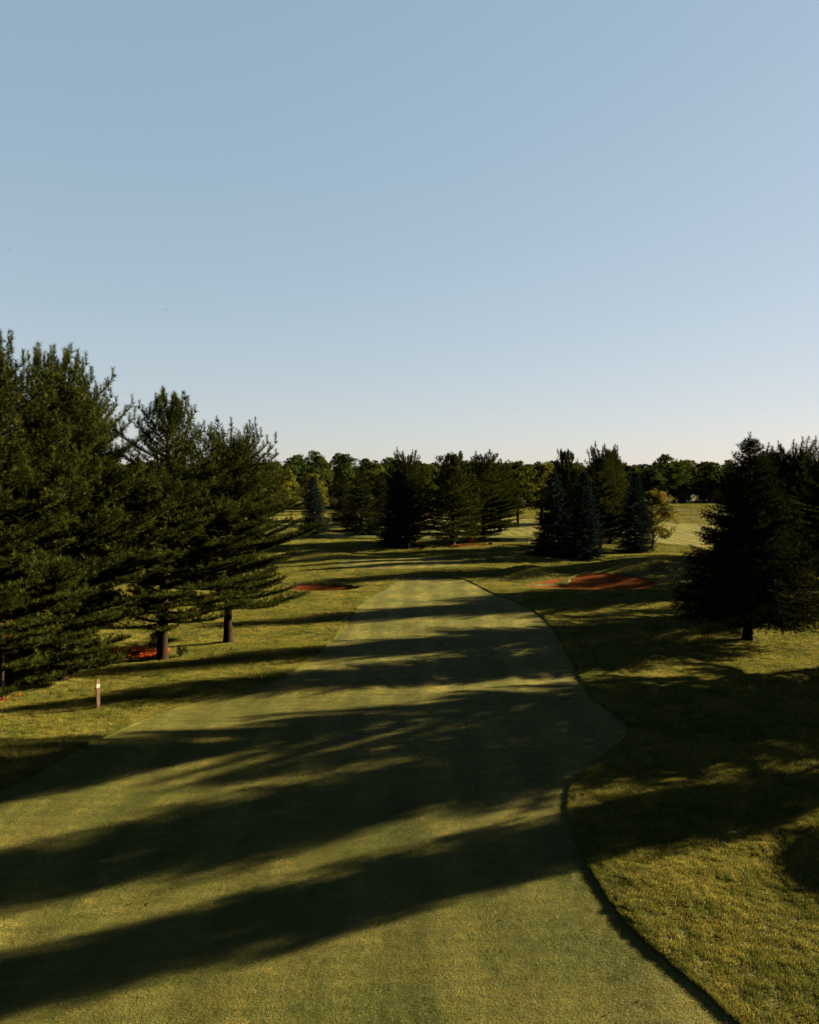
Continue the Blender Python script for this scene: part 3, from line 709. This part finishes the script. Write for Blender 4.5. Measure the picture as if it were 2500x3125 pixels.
def litter(name, P, n, size, mat, label, seed, lift=.12, hgt=.12):
    r = np.random.default_rng(seed); lo = P.min(0); hi = P.max(0)
    x = r.uniform(lo[0], hi[0], n*3); y = r.uniform(lo[1], hi[1], n*3); ok = inside(P, x, y); x = x[ok][:n]; y = y[ok][:n]; n = len(x)
    p = np.column_stack([x, y, H(x, y)+RZ+lift+r.uniform(-.02, hgt, n)])
    nn = unit(r.normal(0, .7, (n, 3))+np.array([0, 0, 1])); u = unit(np.cross(nn, r.normal(size=(n, 3)))); v = np.cross(nn, u)
    s_ = size*r.uniform(.5, 1.3, (n, 1))
    V = np.stack([p-u*s_*.5, p+v*s_*.3, p+u*s_*.5, p-v*s_*.3], 1).reshape(-1, 3)
    o = link(name, mesh_np(name, V, np.arange(n*4).reshape(-1, 4), mat, np.repeat(np.clip(r.normal(.5, .25, n), 0, 1), 4))); tag(o, label, None, None, 'stuff')
B1 = bed('needle_bed', [(-19.6, 46.2), (-17.6, 45.5), (-15.6, 45.6), (-14.6, 46.3), (-15.0, 47.6), (-17, 48.0), (-19.4, 47.4)], M['litter'], '')
litter('fallen_leaves', B1, 5000, .11, M['redleaf'], 'orange-red fallen needles and leaves in the bed by the thick-trunked pine', 3)
B2 = bed('needle_bed_middle', [(4.6, 119.2), (7.2, 118.2), (10.5, 118.8), (12.6, 119.8), (10.5, 121.2), (7, 122.0), (5, 121)], M['litter'], '', .02)
B3 = bed('needle_bed_right', [(24.5, 105.5), (27.5, 104.8), (30, 105.8), (29.4, 107.6), (26, 107.8)], M['litter'], '', .02)
B4 = catmull([(-20.6, 36.7), (-19.6, 36.4), (-18.8, 36.9), (-19.2, 37.8), (-20.4, 37.9)], .2)
litter('fallen_leaves', B4, 70, .12, M['redleaf'], 'red leaves round the thin vine-wrapped trunk at the left edge', 4, .08, .15)
plant('bush', 'shrub', (-15.4, 47.0), 'small leafy shrub close behind the thick pine trunk', 'shrub', 'shrubs under the left pines', 1.0, (.5, .4, .62))
plant('bush', 'shrub', (-13.7, 46.2), 'low leafy shrub just right of the thick pine trunk', 'shrub', 'shrubs under the left pines', 3.0, (.28, .25, .32))
plant('bush', 'shrub', (-19.9, 41.8), 'leafy shrub under the low branches at the far left', 'shrub', 'shrubs under the left pines', 2.0, (.75, .55, .6))
plant('bush', 'shrub', (-18.6, 42.2), 'pale shrub at the right end of the bushes under the far-left pines', 'shrub', 'shrubs under the left pines', 4.0, (.55, .45, .45))
plant('redbush', 'shrub', (9.6, 123.5), 'low red-leaved shrub behind the middle pine', 'shrub', None, 0, (.9, .6, .38))
plant('bush', 'shrub', (31.5, 160), 'low dark shrub at the foot of the yellow-green tree', 'shrub', None, 0, (1.6, .9, .6))

# thin tree wrapped in red vine, left edge
t = plant('thin', 'young_tree', (-19.7, 37.2), 'thin leaning young trunk with red vine leaves at the left edge', rz=.4)

# fallen leaves, clods and divots on the near turf
r = np.random.default_rng(21); n = 650
x = r.uniform(-10, 12, n); y = 14.5+r.uniform(0, 1, n)**1.3*30
p = np.column_stack([x, y, H(x, y)+.035+r.uniform(0, .02, n)+np.where(sdist(FAIR, x, y) > 0, RZ+.06, 0)])
nn = unit(r.normal(0, .6, (n, 3))+np.array([0, 0, 1])); u = unit(np.cross(nn, r.normal(size=(n, 3)))); v = np.cross(nn, u); s_ = .055*r.uniform(.5, 1.3, (n, 1))*np.where(r.uniform(0, 1, (n, 1)) < .06, 2.2, 1)
V = np.stack([p-u*s_*.5, p+v*s_*.35+nn*.01, p+u*s_*.5, p-v*s_*.35+nn*.01], 1).reshape(-1, 3)
o = link('fallen_leaves', mesh_np('fallen_leaves', V, np.arange(n*4).reshape(-1, 4), M['deadleaf'], np.repeat(r.uniform(0, 1, n), 4))); tag(o, 'small dry leaves scattered over the near turf', None, None, 'stuff')

# ------------------------------------------------------------------ golf course furniture
def at(x, y, dz=0): return (x, y, h1(x, y)+RZ+dz)
q = empty('distance_post', at(-14.62, 35.95), R(38)); tag(q, 'brown wooden distance post with a white band left of the fairway', 'post')
b = MB(); w = .075
def ring(z, w): return [Vector((-w, -w, z)), Vector((w, -w, z)), Vector((w, w, z)), Vector((-w, w, z))]
lv = [ring(-.3, w), ring(1.30, w), ring(1.40, w*.55)]
for L in lv: b.v += L
for k in range(2):
    for i in range(4): b.f.append([k*4+i, k*4+(i+1) % 4, k*4+4+(i+1) % 4, k*4+4+i])
b.f.append([8, 9, 10, 11])
b.build('shaft', M['postwood'], q)
b = MB(); b.box((0, 0, 1.10), (.158, .158, .19)); b.build('white_band', M['white'], q)
b = MB()
for k in range(10):
    a = k*.63; b.tube([(.10*math.cos(a), .10*math.sin(a), 0), (.17*math.cos(a+.3), .17*math.sin(a+.3), .10+.04*(k % 3))], [.012, .003], 3, cap=False)
b.build('grass_tuft', M['rough'], q)

q = empty('flagstick', (-.1, 97.0, h1(-.1, 97.0)+RZ-.05), R(10)); tag(q, 'thin flagstick with a small white and red flag on the green', 'flag')
MB().tube([(0, 0, -.1), (0, 0, 2.15)], [.016, .012], 8).build('pole', M['white'], q)
b = MB(); nx_, nz_ = 7, 5
for i in range(nx_):
    for j in range(nz_):
        f = i/(nx_-1); zz = 2.12-.36*j/(nz_-1)*(1-.25*f)-.45*f*f-.12*f
        b.v.append(Vector((.015+.24*f, .05*math.sin(f*7+j*.4), zz)))
for i in range(nx_-1):
    for j in range(nz_-1): b.f.append([i*nz_+j, (i+1)*nz_+j, (i+1)*nz_+j+1, i*nz_+j+1])
fl = b.build('flag_cloth', M['flag'], q); md = fl.modifiers.new('thick', 'SOLIDIFY'); md.thickness = .006
b = MB()
pr = [(.054, -.02), (.054, .004), (.06, .004), (.06, -.02)]
for k in range(12):
    a = 2*math.pi*k/12
    for (rr, z) in pr: b.v.append(Vector((rr*math.cos(a), rr*math.sin(a), z)))
for k in range(12):
    for i in range(3): b.f.append([k*4+i, k*4+i+1, ((k+1) % 12)*4+i+1, ((k+1) % 12)*4+i])
b.build('cup', M['white'], q)

q = empty('marker_post', at(18.3, 118.5)); tag(q, 'small white post standing in the sunny gap left of the blue spruces', 'post')
MB().tube([(0, 0, -.2), (0, 0, .8), (0, 0, .86)], [.05, .05, .03], 8).build('shaft', M['white'], q)
MB().tube([(0, 0, .83), (0, 0, .87), (0, 0, .9)], [.06, .06, .02], 8).build('cap', M['white'], q)

q = empty('equipment_box', at(12.5, 119.2), R(12)); tag(q, 'small red box on low feet on the grass right of the middle pine', 'box')
b = MB(); b.box((0, 0, .24), (.62, .34, .30)); bo = b.build('box_body', M['redpaint'], q)
bv = bo.modifiers.new('bevel', 'BEVEL'); bv.width = .02
b = MB(); b.box((0, 0, .41), (.68, .40, .04)); b.build('lid', M['redpaint'], q)
for sx_ in (-.22, .22): MB().box((sx_, 0, .04), (.06, .28, .1)).build('foot', M['postwood'], q)

# ------------------------------------------------------------------ birds
def bird(x, y, z, rz, flap, label, s=1.0):
    q = empty('bird', (x, y, z), rz, s); tag(q, label, 'bird', 'birds high over the left pines')
    MB().tube([(0, -.10, 0), (0, -.07, .005), (0, -.01, .01), (0, .05, .012), (0, .085, .02), (0, .11, .018), (0, .135, .012)], [.006, .018, .032, .03, .022, .018, .003], 8).build('body', M['bird'], q, smooth=True)
    for sgn in (-1, 1):
        b = MB(); prof = [(0.02, .05, -.03, .01), (.10, .055, -.035, .01+.55*flap*.10), (.19, .03, -.04, .01+.8*flap*.19), (.27, -.04, -.06, .01+.7*flap*.27)]
        for (u, f, k, zz) in prof:
            b.v += [Vector((sgn*u, f, zz)), Vector((sgn*u, k, zz-.004)), Vector((sgn*u, (f+k)/2, zz+.008))]
        for i in range(3):
            o_ = i*3; b.f += [[o_, o_+3, o_+5, o_+2], [o_+2, o_+5, o_+4, o_+1], [o_+1, o_+4, o_+3, o_]]
        b.build('wing', M['bird'], q)
    b = MB(); b.v += [Vector((-.012, -.08, 0)), Vector((.012, -.08, 0)), Vector((.04, -.19, 0)), Vector((0, -.165, .004)), Vector((-.04, -.19, 0))]; b.f += [[0, 1, 2, 3, 4]]
    b.build('tail', M['bird'], q)
def sky_at(az, el, d): return d*az, d, 11+d*el
for az, el, d, rz, fl, lab in [(-.508, .2863, 120, 1.2, .1, 'small dark bird gliding, far left of the sky, left of its pair'), (-.4953, .2842, 115, .5, .7, 'small dark bird flapping, far left of the sky, right of its pair'), (-.3147, .2125, 150, .3, .8, 'topmost bird of the small flock above the thick-trunked pine'), (-.3138, .2105, 150, 1.0, .5, 'lower left bird of the small flock above the thick-trunked pine'), (-.3097, .2118, 150, 1.4, .1, 'upper right bird of the small flock above the thick-trunked pine'), (-.3087, .2092, 150, .7, .7, 'lowest bird of the small flock above the thick-trunked pine')]:
    bird(*sky_at(az, el, d), rz, fl, lab)

print('TRIS', cnt)
print('TOTAL', sum(len(m.polygons) for m in bpy.data.meshes))
